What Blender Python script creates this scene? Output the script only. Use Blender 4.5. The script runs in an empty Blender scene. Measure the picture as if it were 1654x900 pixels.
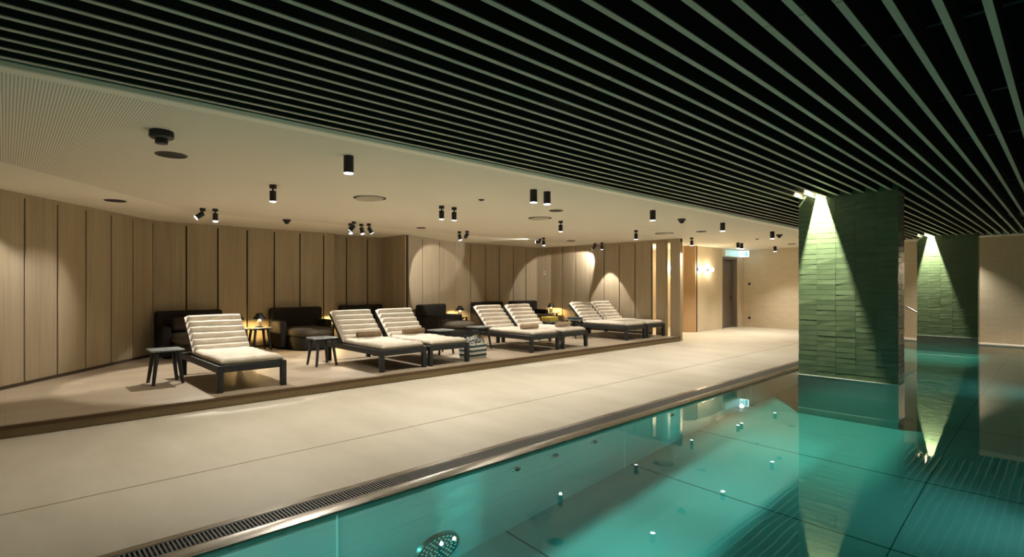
import bpy, bmesh, math, random
from mathutils import Vector, Matrix
R = random.Random(7)
PI = math.pi
C = bpy.context.scene.collection
S = bpy.context.scene

# ------------------------------------------------------------------ materials
def mat(name, col, rough=0.5, metal=0.0, spec=0.5, emit=None, es=0.0):
    m = bpy.data.materials.new(name); m.use_nodes = True
    b = m.node_tree.nodes['Principled BSDF']
    b.inputs['Base Color'].default_value = (*col, 1)
    b.inputs['Roughness'].default_value = rough
    b.inputs['Metallic'].default_value = metal
    b.inputs['Specular IOR Level'].default_value = spec
    if emit:
        b.inputs['Emission Color'].default_value = (*emit, 1)
        b.inputs['Emission Strength'].default_value = es
    return m

class NT:
    """small wrapper to wire shader nodes"""
    def __init__(s, m): s.t = m.node_tree; s.b = s.t.nodes['Principled BSDF']
    def n(s, kind, **kw):
        x = s.t.nodes.new(kind)
        for k, v in kw.items():
            if k.startswith('i_'): x.inputs[k[2:].replace('_', ' ')].default_value = v
            else: setattr(x, k, v)
        return x
    def l(s, a, b): s.t.links.new(a, b)
    def coord(s, scale=(1, 1, 1), rot=(0, 0, 0)):
        tc = s.n('ShaderNodeTexCoord'); mp = s.n('ShaderNodeMapping')
        mp.inputs['Scale'].default_value = scale; mp.inputs['Rotation'].default_value = rot
        s.l(tc.outputs['Object'], mp.inputs['Vector']); return mp.outputs['Vector']
    def noise(s, vec, scale=5, detail=4, rough=0.55):
        x = s.n('ShaderNodeTexNoise'); x.inputs['Scale'].default_value = scale
        x.inputs['Detail'].default_value = detail; x.inputs['Roughness'].default_value = rough
        s.l(vec, x.inputs['Vector']); return x.outputs['Fac']
    def ramp(s, fac, stops):
        x = s.n('ShaderNodeValToRGB'); e = x.color_ramp.elements
        e[0].position, e[0].color = stops[0][0], (*stops[0][1], 1)
        e[1].position, e[1].color = stops[-1][0], (*stops[-1][1], 1)
        for p, c in stops[1:-1]:
            q = e.new(p); q.color = (*c, 1)
        s.l(fac, x.inputs['Fac']); return x.outputs['Color']
    def mix(s, fac, a, b, mode='MIX'):
        x = s.n('ShaderNodeMix', data_type='RGBA', blend_type=mode)
        for v, k in ((fac, 0), (a, 6), (b, 7)):
            if hasattr(v, 'is_linked') or hasattr(v, 'links'): s.l(v, x.inputs[k])
            elif k == 0: x.inputs[k].default_value = v
            else: x.inputs[k].default_value = (*v, 1)
        return x.outputs[2]
    def math(s, op, a, b=None, c=None):
        x = s.n('ShaderNodeMath', operation=op)
        for i, v in enumerate((a, b, c)):
            if v is None: continue
            if hasattr(v, 'links'): s.l(v, x.inputs[i])
            else: x.inputs[i].default_value = v
        return x.outputs[0]
    def bump(s, h, strength=0.2, dist=0.01):
        x = s.n('ShaderNodeBump'); x.inputs['Strength'].default_value = strength
        x.inputs['Distance'].default_value = dist
        s.l(h, x.inputs['Height']); s.l(x.outputs['Normal'], s.b.inputs['Normal'])
    def color(s, c): s.l(c, s.b.inputs['Base Color'])

def wood(name, a, b, grain_scale, rough=0.5, rnd=0.0):
    m = mat(name, a, rough, spec=0.35); t = NT(m)
    v = t.coord(grain_scale)
    f = t.noise(v, 1.0, 6, 0.6)
    c = t.ramp(f, [(0.3, a), (0.7, b)])
    f2 = t.noise(t.coord(tuple(g * 0.15 for g in grain_scale)), 1.0, 2, 0.5)
    c = t.mix(0.35, c, t.ramp(f2, [(0.35, a), (0.65, b)]))
    t.color(c); t.bump(f, 0.08, 0.002)
    return m

M = {}
M['panel'] = wood('oak_panel', (0.375, 0.300, 0.198), (0.50, 0.410, 0.285), (26, 26, 0.9), 0.5)
M['groove'] = mat('dark_groove', (0.05, 0.028, 0.012), 0.7)
M['base_dark'] = mat('dark_baseboard', (0.09, 0.065, 0.04), 0.6)
M['nosing'] = wood('dark_oak_nosing', (0.10, 0.06, 0.028), (0.14, 0.085, 0.04), (20, 1.0, 20), 0.55)
M['riser'] = wood('oak_riser', (0.27, 0.20, 0.11), (0.34, 0.255, 0.145), (20, 1.0, 20), 0.55)
M['oak_light'] = wood('light_oak', (0.50, 0.31, 0.15), (0.58, 0.37, 0.19), (20, 20, 1.0), 0.5)

def plank_floor():
    m = mat('oak_plank_floor', (0.3, 0.22, 0.14), 0.42, spec=0.4); t = NT(m)
    br = t.n('ShaderNodeTexBrick'); br.offset = 0.37
    v = t.coord((1, 1, 1), (0, 0, PI / 2)); t.l(v, br.inputs['Vector'])
    br.inputs['Color1'].default_value = (0.37, 0.30, 0.215, 1); br.inputs['Color2'].default_value = (0.30, 0.235, 0.165, 1)
    br.inputs['Mortar'].default_value = (0.09, 0.06, 0.035, 1); br.inputs['Scale'].default_value = 1.0
    br.inputs['Mortar Size'].default_value = 0.002; br.inputs['Brick Width'].default_value = 2.2; br.inputs['Row Height'].default_value = 0.22
    g = t.noise(t.coord((22, 1.2, 1)), 1.0, 6, 0.6)
    c = t.mix(0.35, br.outputs['Color'], t.ramp(g, [(0.3, (0.26, 0.20, 0.135)), (0.7, (0.42, 0.34, 0.245))]))
    t.color(c); return m
M['plank'] = plank_floor()

def deck_mat():
    m = mat('beige_deck_tile', (0.5, 0.43, 0.32), 0.5, spec=0.4); t = NT(m)
    f = t.noise(t.coord((0.6, 1.6, 1)), 1.2, 6, 0.6)
    c = t.ramp(f, [(0.3, (0.56, 0.50, 0.39)), (0.7, (0.67, 0.605, 0.49))])
    t.color(c); t.bump(t.noise(t.coord((40, 40, 40)), 1, 3), 0.04, 0.002); return m
M['deck'] = deck_mat()
M['joint'] = mat('deck_joint', (0.22, 0.18, 0.12), 0.8)

def plaster(name, col, bump=0.05):
    m = mat(name, col, 0.8, spec=0.2); t = NT(m)
    f = t.noise(t.coord((1.3, 1.3, 1.3)), 1, 5)
    t.color(t.ramp(f, [(0.3, tuple(x * 0.93 for x in col)), (0.7, tuple(min(1, x * 1.04) for x in col))]))
    t.bump(t.noise(t.coord((60, 60, 60)), 1, 3), bump, 0.003); return m
M['cream'] = plaster('cream_plaster', (0.66, 0.55, 0.39))
def brick_cream():
    m = mat('cream_brick', (0.62, 0.52, 0.37), 0.75, spec=0.2); t = NT(m)
    tc = t.n('ShaderNodeTexCoord'); sp = t.n('ShaderNodeSeparateXYZ'); t.l(tc.outputs['Object'], sp.inputs[0])
    cb = t.n('ShaderNodeCombineXYZ'); t.l(sp.outputs['X'], cb.inputs['X']); t.l(sp.outputs['Z'], cb.inputs['Y'])
    br = t.n('ShaderNodeTexBrick'); t.l(cb.outputs[0], br.inputs['Vector'])
    br.inputs['Color1'].default_value = (0.63, 0.525, 0.37, 1); br.inputs['Color2'].default_value = (0.58, 0.485, 0.345, 1)
    br.inputs['Mortar'].default_value = (0.52, 0.43, 0.30, 1); br.inputs['Scale'].default_value = 1.0
    br.inputs['Mortar Size'].default_value = 0.004; br.inputs['Brick Width'].default_value = 0.24; br.inputs['Row Height'].default_value = 0.072
    t.color(br.outputs['Color']); t.bump(t.noise(t.coord((14, 14, 30)), 1, 3), 0.15, 0.01); return m
M['brick'] = brick_cream()

def ceiling_mat():
    base = (0.90, 0.865, 0.745)
    m = mat('perforated_ceiling', base, 0.85, spec=0.1); t = NT(m)
    tc = t.n('ShaderNodeTexCoord'); sp = t.n('ShaderNodeSeparateXYZ'); t.l(tc.outputs['Object'], sp.inputs[0])
    x, y = sp.outputs['X'], sp.outputs['Y']
    w = t.math('SINE', t.math('MULTIPLY', y, 2 * PI / 0.0178))
    slot = t.math('GREATER_THAN', w, 0.35)
    # distance from the slanting wall at the near end; a plain margin runs along it
    d = t.math('ADD', t.math('MULTIPLY', t.math('ADD', x, 9.4), 0.628), t.math('MULTIPLY', t.math('ADD', y, 0.2), 0.778))
    k = t.math('MULTIPLY', t.math('GREATER_THAN', d, 1.35), t.math('LESS_THAN', x, -4.32))
    k = t.math('MULTIPLY', k, t.math('GREATER_THAN', x, -10.4))
    k = t.math('MULTIPLY', t.math('MULTIPLY', k, slot), t.math('LESS_THAN', y, 30.0))
    t.color(t.mix(k, base, (0.56, 0.515, 0.41))); return m
M['ceiling'] = ceiling_mat()
M['white_ceiling'] = plaster('warm_white_ceiling', (0.75, 0.72, 0.62))
M['fascia'] = mat('green_grey_trim', (0.20, 0.33, 0.265), 0.5)
M['edge'] = mat('pale_ceiling_edge', (0.62, 0.63, 0.53), 0.6)
def slat_mat():
    m = mat('grey_green_slat', (0.26, 0.275, 0.20), 0.55, spec=0.3); t = NT(m)
    f = t.noise(t.coord((8, 0.5, 8)), 1, 3)
    t.color(t.ramp(f, [(0.3, (0.46, 0.435, 0.335)), (0.7, (0.54, 0.515, 0.405))])); return m
M['slat'] = slat_mat()
M['side_shade'] = mat('slat_side_shade', (0.042, 0.038, 0.026), 0.9, spec=0.1)  # slat sides coloured near black, shade between slats put into the colour
M['void'] = mat('black_void', (0.008, 0.009, 0.009), 0.9, spec=0.1)
M['rail'] = mat('dark_rail', (0.03, 0.035, 0.035), 0.5)
M['black'] = mat('black_metal', (0.012, 0.012, 0.013), 0.4)
M['anthracite'] = wood('anthracite_wood', (0.018, 0.02, 0.021), (0.03, 0.033, 0.034), (10, 10, 10), 0.45)
M['table_top'] = mat('dark_table_top', (0.15, 0.16, 0.155), 0.35)
M['lens'] = mat('lit_lens', (0.9, 0.9, 0.9), 0.3, emit=(0.93, 0.96, 1.0), es=2.5)
M['ring'] = mat('lens_ring', (0.5, 0.5, 0.5), 0.3, metal=0.7)
M['disc'] = mat('dark_speaker_cloth', (0.03, 0.022, 0.018), 0.8)
M['vent'] = plaster('vent_paint', (0.50, 0.46, 0.35))
M['vent_dark'] = mat('vent_gap', (0.03, 0.028, 0.022), 0.9)

def fabric(name, col, scale=140, bump=0.25, var=0.12):
    m = mat(name, col, 0.95, spec=0.1); t = NT(m)
    f = t.noise(t.coord((1, 1, 1)), scale, 3); g = t.noise(t.coord((1, 1, 1)), 7, 4)
    t.color(t.ramp(g, [(0.3, tuple(c * (1 - var) for c in col)), (0.7, tuple(min(1, c * (1 + var)) for c in col))]))
    t.bump(f, bump, 0.003); return m
M['cushion'] = fabric('cream_cushion', (0.61, 0.54, 0.445), 90, 0.4)
M['charcoal'] = fabric('charcoal_upholstery', (0.030, 0.027, 0.024))
M['seat_fabric'] = fabric('taupe_seat', (0.095, 0.080, 0.062))
M['pillow_brown'] = fabric('brown_pillow', (0.06, 0.045, 0.035))
M['towel_brown'] = fabric('brown_towel', (0.20, 0.14, 0.085), 200, 0.5)
M['towel_tan'] = fabric('tan_towel', (0.34, 0.25, 0.16), 200, 0.5)
M['towel_yellow'] = fabric('mustard_towel', (0.45, 0.34, 0.07), 200, 0.5)
M['towel_dark'] = fabric('slate_towel', (0.06, 0.075, 0.08), 200, 0.5)
def bag_mat():
    m = mat('striped_bag', (0.6, 0.6, 0.55), 0.9, spec=0.1); t = NT(m)
    tc = t.n('ShaderNodeTexCoord'); sp = t.n('ShaderNodeSeparateXYZ'); t.l(tc.outputs['Object'], sp.inputs[0])
    k = t.math('GREATER_THAN', t.math('SINE', t.math('MULTIPLY', sp.outputs['Z'], 2 * PI / 0.084)), 0.0)
    t.color(t.mix(k, (0.055, 0.085, 0.085), (0.62, 0.62, 0.56)))
    t.bump(t.noise(t.coord((1, 1, 1)), 120, 3), 0.3, 0.003); return m
M['bag'] = bag_mat()
def check_mat():
    m = mat('patterned_towel', (0.4, 0.4, 0.38), 0.95, spec=0.1); t = NT(m)
    w = t.n('ShaderNodeTexWave'); w.inputs['Scale'].default_value = 14; w.inputs['Distortion'].default_value = 3
    t.l(t.coord((1, 1, 1), (0.4, 0.6, 0.7)), w.inputs['Vector'])
    t.color(t.ramp(w.outputs['Fac'], [(0.45, (0.05, 0.06, 0.06)), (0.55, (0.5, 0.49, 0.44))])); return m
M['check'] = check_mat()

def tile_mat():
    m = mat('glazed_green_tile', (0.115, 0.20, 0.105), 0.22, spec=0.6); t = NT(m)
    f = t.noise(t.coord((6, 6, 14)), 1, 4)
    t.color(t.ramp(f, [(0.3, (0.095, 0.143, 0.082)), (0.7, (0.122, 0.178, 0.102))]))
    t.bump(t.noise(t.coord((10, 10, 60)), 1, 2), 0.22, 0.004); return m
M['tile'] = tile_mat()
M['grout'] = mat('pale_green_grout', (0.22, 0.31, 0.20), 0.8)
def steel(name, col, rough, stretch, bmp=0.05):
    m = mat(name, col, rough, metal=0.9); t = NT(m)
    f = t.noise(t.coord(stretch), 1, 3)
    r = t.ramp(f, [(0.3, (rough * 0.75,) * 3), (0.7, (rough * 1.3,) * 3)])
    t.l(r, t.b.inputs['Roughness']); t.bump(f, bmp, 0.001); return m
M['steel'] = steel('brushed_steel', (0.38, 0.38, 0.36), 0.20, (3, 3, 160), 0.015)
M['rim'] = steel('steel_rim', (0.32, 0.29, 0.25), 0.30, (120, 3, 120))
M['grate'] = mat('grate_plastic', (0.16, 0.16, 0.15), 0.45)
M['channel'] = mat('dark_channel', (0.012, 0.012, 0.011), 0.7)
M['pool_wall'] = steel('pool_wall_steel', (0.66, 0.68, 0.66), 0.34, (1, 0.6, 150), 0.01)
M['pool_wall'].node_tree.nodes['Principled BSDF'].inputs['Metallic'].default_value = 0.45
M['pool_floor'] = mat('pool_floor_steel', (0.60, 0.62, 0.60), 0.5, metal=0.0)
M['pool_joint'] = mat('pool_floor_joint', (0.12, 0.13, 0.13), 0.6)
M['weld'] = mat('weld_and_highlight', (0.85, 0.87, 0.85), 0.4)  # weld seams and cover holes; also the painted highlight on pillar plinths
M['door'] = wood('grey_brown_door', (0.16, 0.125, 0.095), (0.21, 0.17, 0.13), (18, 18, 0.8), 0.5)
M['globe'] = mat('lit_globe', (1, 0.95, 0.85), 0.3, emit=(1.0, 0.84, 0.58), es=17)
M['lamp_glass'] = mat('lamp_glass', (0.22, 0.20, 0.15), 0.25, emit=(1.0, 0.78, 0.35), es=0.03)
M['sign_white'] = mat('sign_face', (0.9, 0.95, 0.95), 0.3, emit=(0.80, 0.97, 1.0), es=0.45)
M['sign_teal'] = mat('sign_pictogram', (0.05, 0.35, 0.34), 0.4, emit=(0.1, 0.55, 0.55), es=0.5)
def acrylic():
    m = mat('edge_lit_acrylic', (0.7, 0.9, 0.92), 0.15, emit=(0.45, 0.78, 0.80), es=0.10)
    m.node_tree.nodes['Principled BSDF'].inputs['Alpha'].default_value = 0.55; return m
M['acrylic'] = acrylic()
M['plastic_white'] = mat('white_plastic', (0.75, 0.73, 0.66), 0.4)

def water_mat():
    m = bpy.data.materials.new('pool_water'); m.use_nodes = True
    t = m.node_tree; t.nodes.clear()
    out = t.nodes.new('ShaderNodeOutputMaterial'); g = t.nodes.new('ShaderNodeBsdfGlass')
    g.inputs['IOR'].default_value = 1.333; g.inputs['Roughness'].default_value = 0.0
    g.inputs['Color'].default_value = (1, 1, 1, 1)
    v = t.nodes.new('ShaderNodeVolumeAbsorption')
    v.inputs['Color'].default_value = (0.09, 0.86, 0.835, 1); v.inputs['Density'].default_value = 0.50
    t.links.new(g.outputs[0], out.inputs['Surface']); t.links.new(v.outputs[0], out.inputs['Volume'])
    return m
M['water'] = water_mat()

# ------------------------------------------------------------------ geometry helpers
class MB:
    """collects shapes; build() links them as one mesh object"""
    def __init__(s): s.bm = bmesh.new(); s.mi = 0
    def _tag(s, faces):
        for f in faces: f.material_index = s.mi
    def box(s, x0, x1, y0, y1, z0, z1, mtx=None, skip=()):
        v = [s.bm.verts.new((x, y, z)) for x in (x0, x1) for y in (y0, y1) for z in (z0, z1)]
        q = [(0, 1, 3, 2), (4, 6, 7, 5), (0, 4, 5, 1), (2, 3, 7, 6), (0, 2, 6, 4), (1, 5, 7, 3)]
        fs = [s.bm.faces.new([v[i] for i in a]) for a in q]; s._tag(fs)
        if mtx is not None: bmesh.ops.transform(s.bm, matrix=mtx, verts=v)
        return v
    def rbox(s, x0, x1, y0, y1, z0, z1, r=0.03, seg=3, mtx=None):
        b = bmesh.new(); v = [b.verts.new((x, y, z)) for x in (x0, x1) for y in (y0, y1) for z in (z0, z1)]
        for a in [(0, 1, 3, 2), (4, 6, 7, 5), (0, 4, 5, 1), (2, 3, 7, 6), (0, 2, 6, 4), (1, 5, 7, 3)]: b.faces.new([v[i] for i in a])
        bmesh.ops.bevel(b, geom=list(b.edges), offset=r, segments=seg, profile=0.5, affect='EDGES')
        s.merge(b, mtx)
    def merge(s, b, mtx=None):
        mp = {}
        for v in b.verts: mp[v] = s.bm.verts.new(mtx @ v.co if mtx is not None else v.co)
        fs = [s.bm.faces.new([mp[v] for v in f.verts]) for f in b.faces]
        s._tag(fs); b.free()
    def tube(s, p0, p1, r0, r1=None, n=16, caps=True):
        r1 = r0 if r1 is None else r1
        p0, p1 = Vector(p0), Vector(p1); ax = (p1 - p0).normalized()
        u = ax.orthogonal().normalized(); w = ax.cross(u)
        ring = lambda p, r: [s.bm.verts.new(p + (u * math.cos(2 * PI * i / n) + w * math.sin(2 * PI * i / n)) * r) for i in range(n)]
        a, b = ring(p0, r0), ring(p1, r1)
        fs = [s.bm.faces.new((a[i], a[(i + 1) % n], b[(i + 1) % n], b[i])) for i in range(n)]
        if caps: fs += [s.bm.faces.new(a[::-1]), s.bm.faces.new(b)]
        s._tag(fs)
    def path(s, pts, r, n=10):
        for a, b in zip(pts[:-1], pts[1:]): s.tube(a, b, r, n=n)
        for p in pts[1:-1]: s.ball(p, r, 8, 6)
    def ball(s, c, r, u=16, v=10, sc=(1, 1, 1)):
        b = bmesh.new(); bmesh.ops.create_uvsphere(b, u_segments=u, v_segments=v, radius=r)
        s.merge(b, Matrix.Translation(c) @ Matrix.Diagonal((*sc, 1)))
    def lathe(s, prof, c=(0, 0, 0), n=28, caps=True):
        rings = []
        for r, z in prof:
            rings.append([s.bm.verts.new((c[0] + r * math.cos(2 * PI * i / n), c[1] + r * math.sin(2 * PI * i / n), c[2] + z)) for i in range(n)])
        fs = []
        for a, b in zip(rings[:-1], rings[1:]):
            fs += [s.bm.faces.new((a[i], a[(i + 1) % n], b[(i + 1) % n], b[i])) for i in range(n)]
        if caps: fs += [s.bm.faces.new(rings[0][::-1]), s.bm.faces.new(rings[-1])]
        s._tag(fs)
    def prism(s, poly, z0, z1):
        a = [s.bm.verts.new((x, y, z0)) for x, y in poly]; b = [s.bm.verts.new((x, y, z1)) for x, y in poly]
        n = len(poly)
        fs = [s.bm.faces.new((a[i], a[(i + 1) % n], b[(i + 1) % n], b[i])) for i in range(n)]
        fs += [s.bm.faces.new(a[::-1]), s.bm.faces.new(b)]; s._tag(fs)
    def stack(s, poly, prof):
        """rings of a plan polygon, each (scale-inset metres, z)"""
        cx = sum(p[0] for p in poly) / len(poly); cy = sum(p[1] for p in poly) / len(poly)
        rings = []
        for ins, z in prof:
            rr = []
            for x, y in poly:
                d = math.hypot(x - cx, y - cy); k = max(0.0, d - ins) / d
                rr.append(s.bm.verts.new((cx + (x - cx) * k, cy + (y - cy) * k, z)))
            rings.append(rr)
        n = len(poly); fs = []
        for a, b in zip(rings[:-1], rings[1:]):
            fs += [s.bm.faces.new((a[i], a[(i + 1) % n], b[(i + 1) % n], b[i])) for i in range(n)]
        fs += [s.bm.faces.new(rings[0][::-1]), s.bm.faces.new(rings[-1])]; s._tag(fs)
    def pad(s, L, W, nx, ny, ztop, zbot, mtx=None):
        """closed pad, x 0..L, y -W/2..W/2"""
        b = bmesh.new()
        T = [[b.verts.new((L * i / nx, W * (j / ny - 0.5), ztop(i / nx, j / ny))) for j in range(ny + 1)] for i in range(nx + 1)]
        B = [[b.verts.new((L * i / nx, W * (j / ny - 0.5), zbot(i / nx, j / ny))) for j in range(ny + 1)] for i in range(nx + 1)]
        for i in range(nx):
            for j in range(ny):
                b.faces.new((T[i][j], T[i + 1][j], T[i + 1][j + 1], T[i][j + 1]))
                b.faces.new((B[i][j], B[i][j + 1], B[i + 1][j + 1], B[i + 1][j]))
        for i in range(nx):
            b.faces.new((T[i][0], B[i][0], B[i + 1][0], T[i + 1][0])); b.faces.new((T[i][ny], T[i + 1][ny], B[i + 1][ny], B[i][ny]))
        for j in range(ny):
            b.faces.new((T[0][j], T[0][j + 1], B[0][j + 1], B[0][j])); b.faces.new((T[nx][j], B[nx][j], B[nx][j + 1], T[nx][j + 1]))
        s.merge(b, mtx)
    def build(s, name, m, parent=None, smooth=False, loc=None, auto=None):
        me = bpy.data.meshes.new(name); bmesh.ops.recalc_face_normals(s.bm, faces=s.bm.faces); s.bm.to_mesh(me); s.bm.free()
        for x in (m if isinstance(m, (list, tuple)) else [m]): me.materials.append(x)
        if smooth or auto:
            me.polygons.foreach_set('use_smooth', [True] * len(me.polygons))
            if auto: me.set_sharp_from_angle(angle=math.radians(auto))
        o = bpy.data.objects.new(name, me); C.objects.link(o)
        if loc: o.location = loc
        if parent: o.parent = parent
        return o

def tag(o, label=None, cat=None, group=None, kind=None):
    if label: o['label'] = label
    if cat: o['category'] = cat
    if group: o['group'] = group
    if kind: o['kind'] = kind
    return o
def thing(name, label, cat, loc=(0, 0, 0), rz=0, group=None):
    o = bpy.data.objects.new(name, None); C.objects.link(o); o.location = loc; o.rotation_euler = (0, 0, rz)
    o.empty_display_size = 0.1
    return tag(o, label, cat, group)
def struct(o, label=None): return tag(o, label, kind='structure')
def copy_tree(o, parent=None):
    c = o.copy(); C.objects.link(c)
    if parent: c.parent = parent
    for ch in list(o.children): copy_tree(ch, c)
    return c

# ------------------------------------------------------------------ room shell (metres; deck at z = 0, x to the right, y down the hall)
ZC, ZS = 2.75, 2.735           # flat ceiling, underside of the slats
ZP = 0.125                     # lounge platform
XE = -4.20                     # where the flat ceiling stops and the slats begin
FAR = lambda x: 19.41 - 0.130 * (x + 8.22)     # the end wall stands slightly skewed

# deck
m = MB(); m.prism([(-13.2, -3.2), (-3.70, -3.2), (-3.70, 17.95), (2.4, 17.95), (2.4, FAR(2.4)), (-13.2, FAR(-13.2))], -0.3, 0.0)
struct(m.build('floor', M['deck']), 'beige stone deck beside the pool')
m = MB(); m.box(-4.806, -4.795, -3.2, 19.0, -0.01, 0.0012)
struct(m.build('trim_1', M['joint']), 'thin joint line along the deck')

# lounge platform
PL = [(-7.16, -3.2), (-7.16, 13.02), (-13.2, 13.02), (-13.2, 2.0), (-9.4, -3.2)]
m = MB(); m.prism([(-7.16, -3.2), (-7.16, 13.0), (-13.2, 13.0), (-13.2, -3.2)], 0.001, ZP - 0.035)
struct(m.build('platform_riser', M['riser']), 'oak riser below the lounge platform')
m = MB(); m.prism([(-7.19, -3.2), (-7.19, 13.03), (-13.2, 13.03), (-13.2, -3.2)], ZP - 0.035, ZP)
struct(m.build('platform_floor', M['plank']), 'raised oak plank floor under the loungers')
m = MB(); m.box(-7.19, -7.135, -3.2, 13.03, ZP - 0.036, ZP + 0.0015)
struct(m.build('trim_2', M['nosing']), 'dark nosing strip on the platform edge')

# wood panelled walls: backing, panels with grooves, baseboard
def panel_wall(name, A, B, cuts, z0=ZP, z1=ZC, gap=0.032, th=0.10, label=None):
    """panels on the side facing the hall (to the right when walking from A to B), cuts in metres from A"""
    A, B = Vector((*A, 0)), Vector((*B, 0)); L = (B - A).length; d = (B - A).normalized(); n = Vector((d.y, -d.x, 0))
    mt = Matrix(((d.x, n.x, 0, A.x), (d.y, n.y, 0, A.y), (0, 0, 1, 0), (0, 0, 0, 1)))
    m = MB(); m.mi = 1; m.box(0, L, -th, -0.03, z0 - 0.12, z1, mt)
    m.mi = 0
    cs = [0] + list(cuts) + [L]
    for a, b in zip(cs[:-1], cs[1:]):
        m.box(a + (gap / 2 if a > 0 else 0), b - (gap / 2 if b < L else 0), -0.03, 0, z0 + 0.05, z1 - 0.06, mt)
    m.box(0, L, -0.03, -0.004, z1 - 0.06, z1, mt)
    o = struct(m.build('wall_' + name, [M['panel'], M['groove']]), label)
    m = MB(); m.box(0, L, -0.03, -0.012, z0, z0 + 0.05, mt)
    struct(m.build('baseboard_' + name, M['base_dark']))
    return o
LA, LB = (-9.40, -0.20), (-12.25, 2.10)
ux, uy = (LB[0] - LA[0]) / 3.662, (LB[1] - LA[1]) / 3.662
L0 = (LA[0] - ux * 3.0, LA[1] - uy * 3.0)
# walls are walked so that the hall lies on the right-hand side
panel_wall('left', L0, LB, [0.60, 1.20, 1.81, 2.42, 3.03, 3.63, 4.216, 4.805, 5.41, 5.999, 6.608], label='slanting oak panelled wall')
panel_wall('lounge', (-12.30, 2.08), (-12.30, 5.78), [0.57, 1.145, 1.72, 2.29, 2.865, 3.43], label='oak panelled wall behind the first sofas')
panel_wall('niche', (-12.55, 5.70), (-12.55, 7.24), [0.52, 1.10], label='recessed oak wall')
panel_wall('return', (-12.60, 7.20), (-11.405, 7.20), [0.6], label='oak wall closing the recess')
panel_wall('middle', (-11.428, 7.247), (-12.30, 9.50), [0.71, 1.52], label='skewed oak wall')
panel_wall('rear', (-12.28, 9.46), (-12.28, 12.93), [0.555, 1.145, 1.725, 2.315, 2.89], label='oak panelled wall behind the last sofas')
panel_wall('corner', (-12.28, 12.88), (-11.82, 13.12), [], label='short oak corner wall')
# end partition with two upright openings
panel_wall('partition', (-11.86, 13.10), (-8.09, 13.10), [0.50, 1.055, 1.63, 2.17, 2.715, 3.255], label='oak partition at the end of the lounge')
m = MB()
for a, b in ((-7.926, -7.629), (-7.485, -7.19)): m.box(a, b, 13.10, 13.22, 0.0, ZC)
m.box(-8.10, -7.19, 13.11, 13.21, ZC - 0.09, ZC)
struct(m.build('wall_posts', M['panel']), 'wide oak uprights ending the partition')
# corridor and end walls
m = MB(); m.box(-13.2, -8.44, 17.0, 17.15, 0, ZC); m.box(-13.2, -13.05, 13.2, 17.0, 0, ZC)
struct(m.build('wall_corridor', M['cream']), 'cream corridor wall behind the partition')
m = MB(); m.box(-9.4, -9.05, 16.9, 17.0, 1.42, 1.46); m.box(-9.4, -9.05, 16.9, 17.0, 1.22, 1.26)
struct(m.build('trim_4', M['black']))
m = MB(); m.prism([(-8.44, 15.6), (-8.19, 15.88), (-8.19, 16.0), (-8.44, 17.02), (-8.50, 17.02), (-8.50, 15.6)], 0, ZC)
struct(m.build('wall_jamb', M['oak_light']), 'honey coloured oak jamb')
DH = 2.47
m = MB(); m.box(-8.60, -8.19, 15.93, 17.78, 0, ZC); m.box(-8.60, -8.15, 17.78, 18.93, DH, ZC); m.box(-8.60, -8.14, 18.93, 19.6, 0, ZC)
struct(m.build('wall_side', M['cream']), 'cream wall with the door')
m = MB()
m.prism([(-8.3, FAR(-8.3)), (2.4, FAR(2.4)), (2.4, FAR(2.4) + 0.2), (-8.3, FAR(-8.3) + 0.2)], 0, 3.3)
struct(m.build('wall_back', M['brick']), 'cream brick end wall')
m = MB(); m.box(2.2, 2.35, -3.2, 18.1, -0.3, 3.3); struct(m.build('wall_right', M['cream']))
m = MB(); m.box(-9.0, 2.3, -3.35, -3.2, 0, 3.3); struct(m.build('wall_near', M['panel']))

# door
d = thing('door_1', 'grey brown flush door set deep in the cream wall below the lit sign', 'door', (-8.37, 18.36, 0)); d['kind'] = 'structure'
m = MB(); m.box(-0.04, 0, -0.52, 0.545, 0.01, DH - 0.06); leaf = m.build('leaf', M['door'], d)
m = MB()
m.box(-0.06, 0.19, 0.545, 0.57, 0, DH); m.box(-0.06, 0.19, -0.58, -0.52, 0, DH); m.box(-0.06, 0.19, -0.52, 0.545, DH - 0.06, DH)
m.build('door_frame', M['door'], d)
m = MB(); m.tube((0, 0.47, 1.05), (0.05, 0.47, 1.05), 0.012); m.rbox(0.04, 0.06, 0.33, 0.48, 1.04, 1.06, 0.006); m.box(0, 0.006, 0.445, 0.495, 0.94, 1.12)
m.build('door_handle', M['black'], leaf)

# ceilings
m = MB(); m.prism([(-13.2, -3.2), (XE, -3.2), (XE, FAR(XE) + 0.1), (-13.2, FAR(-13.2))], ZC, ZC + 0.1)
struct(m.build('ceiling', M['ceiling']), 'warm white perforated ceiling over the deck')
m = MB(); m.box(XE, XE + 0.035, -3.2, FAR(XE), ZC - 0.006, ZC + 0.3)
struct(m.build('trim_5', M['edge']), 'pale edge strip of the flat ceiling')
m = MB(); m.box(XE + 0.035, XE + 0.125, -3.2, 17.85, ZS + 0.008, ZS + 0.16)
struct(m.build('trim_6', M['fascia']), 'green grey strip beside the slats')
m = MB(); m.prism([(XE + 0.03, 17.85), (2.4, 17.85), (2.4, FAR(2.4) + 0.1), (XE + 0.03, FAR(XE) + 0.1)], ZS + 0.01, ZS + 0.2)
struct(m.build('ceiling_end', M['white_ceiling']), 'flat white ceiling strip along the end wall')
m = MB(); m.box(XE, 2.4, -3.2, 18.0, 3.30, 3.35); struct(m.build('ceiling_upper', M['void']), 'black ceiling void above the slats')

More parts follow.
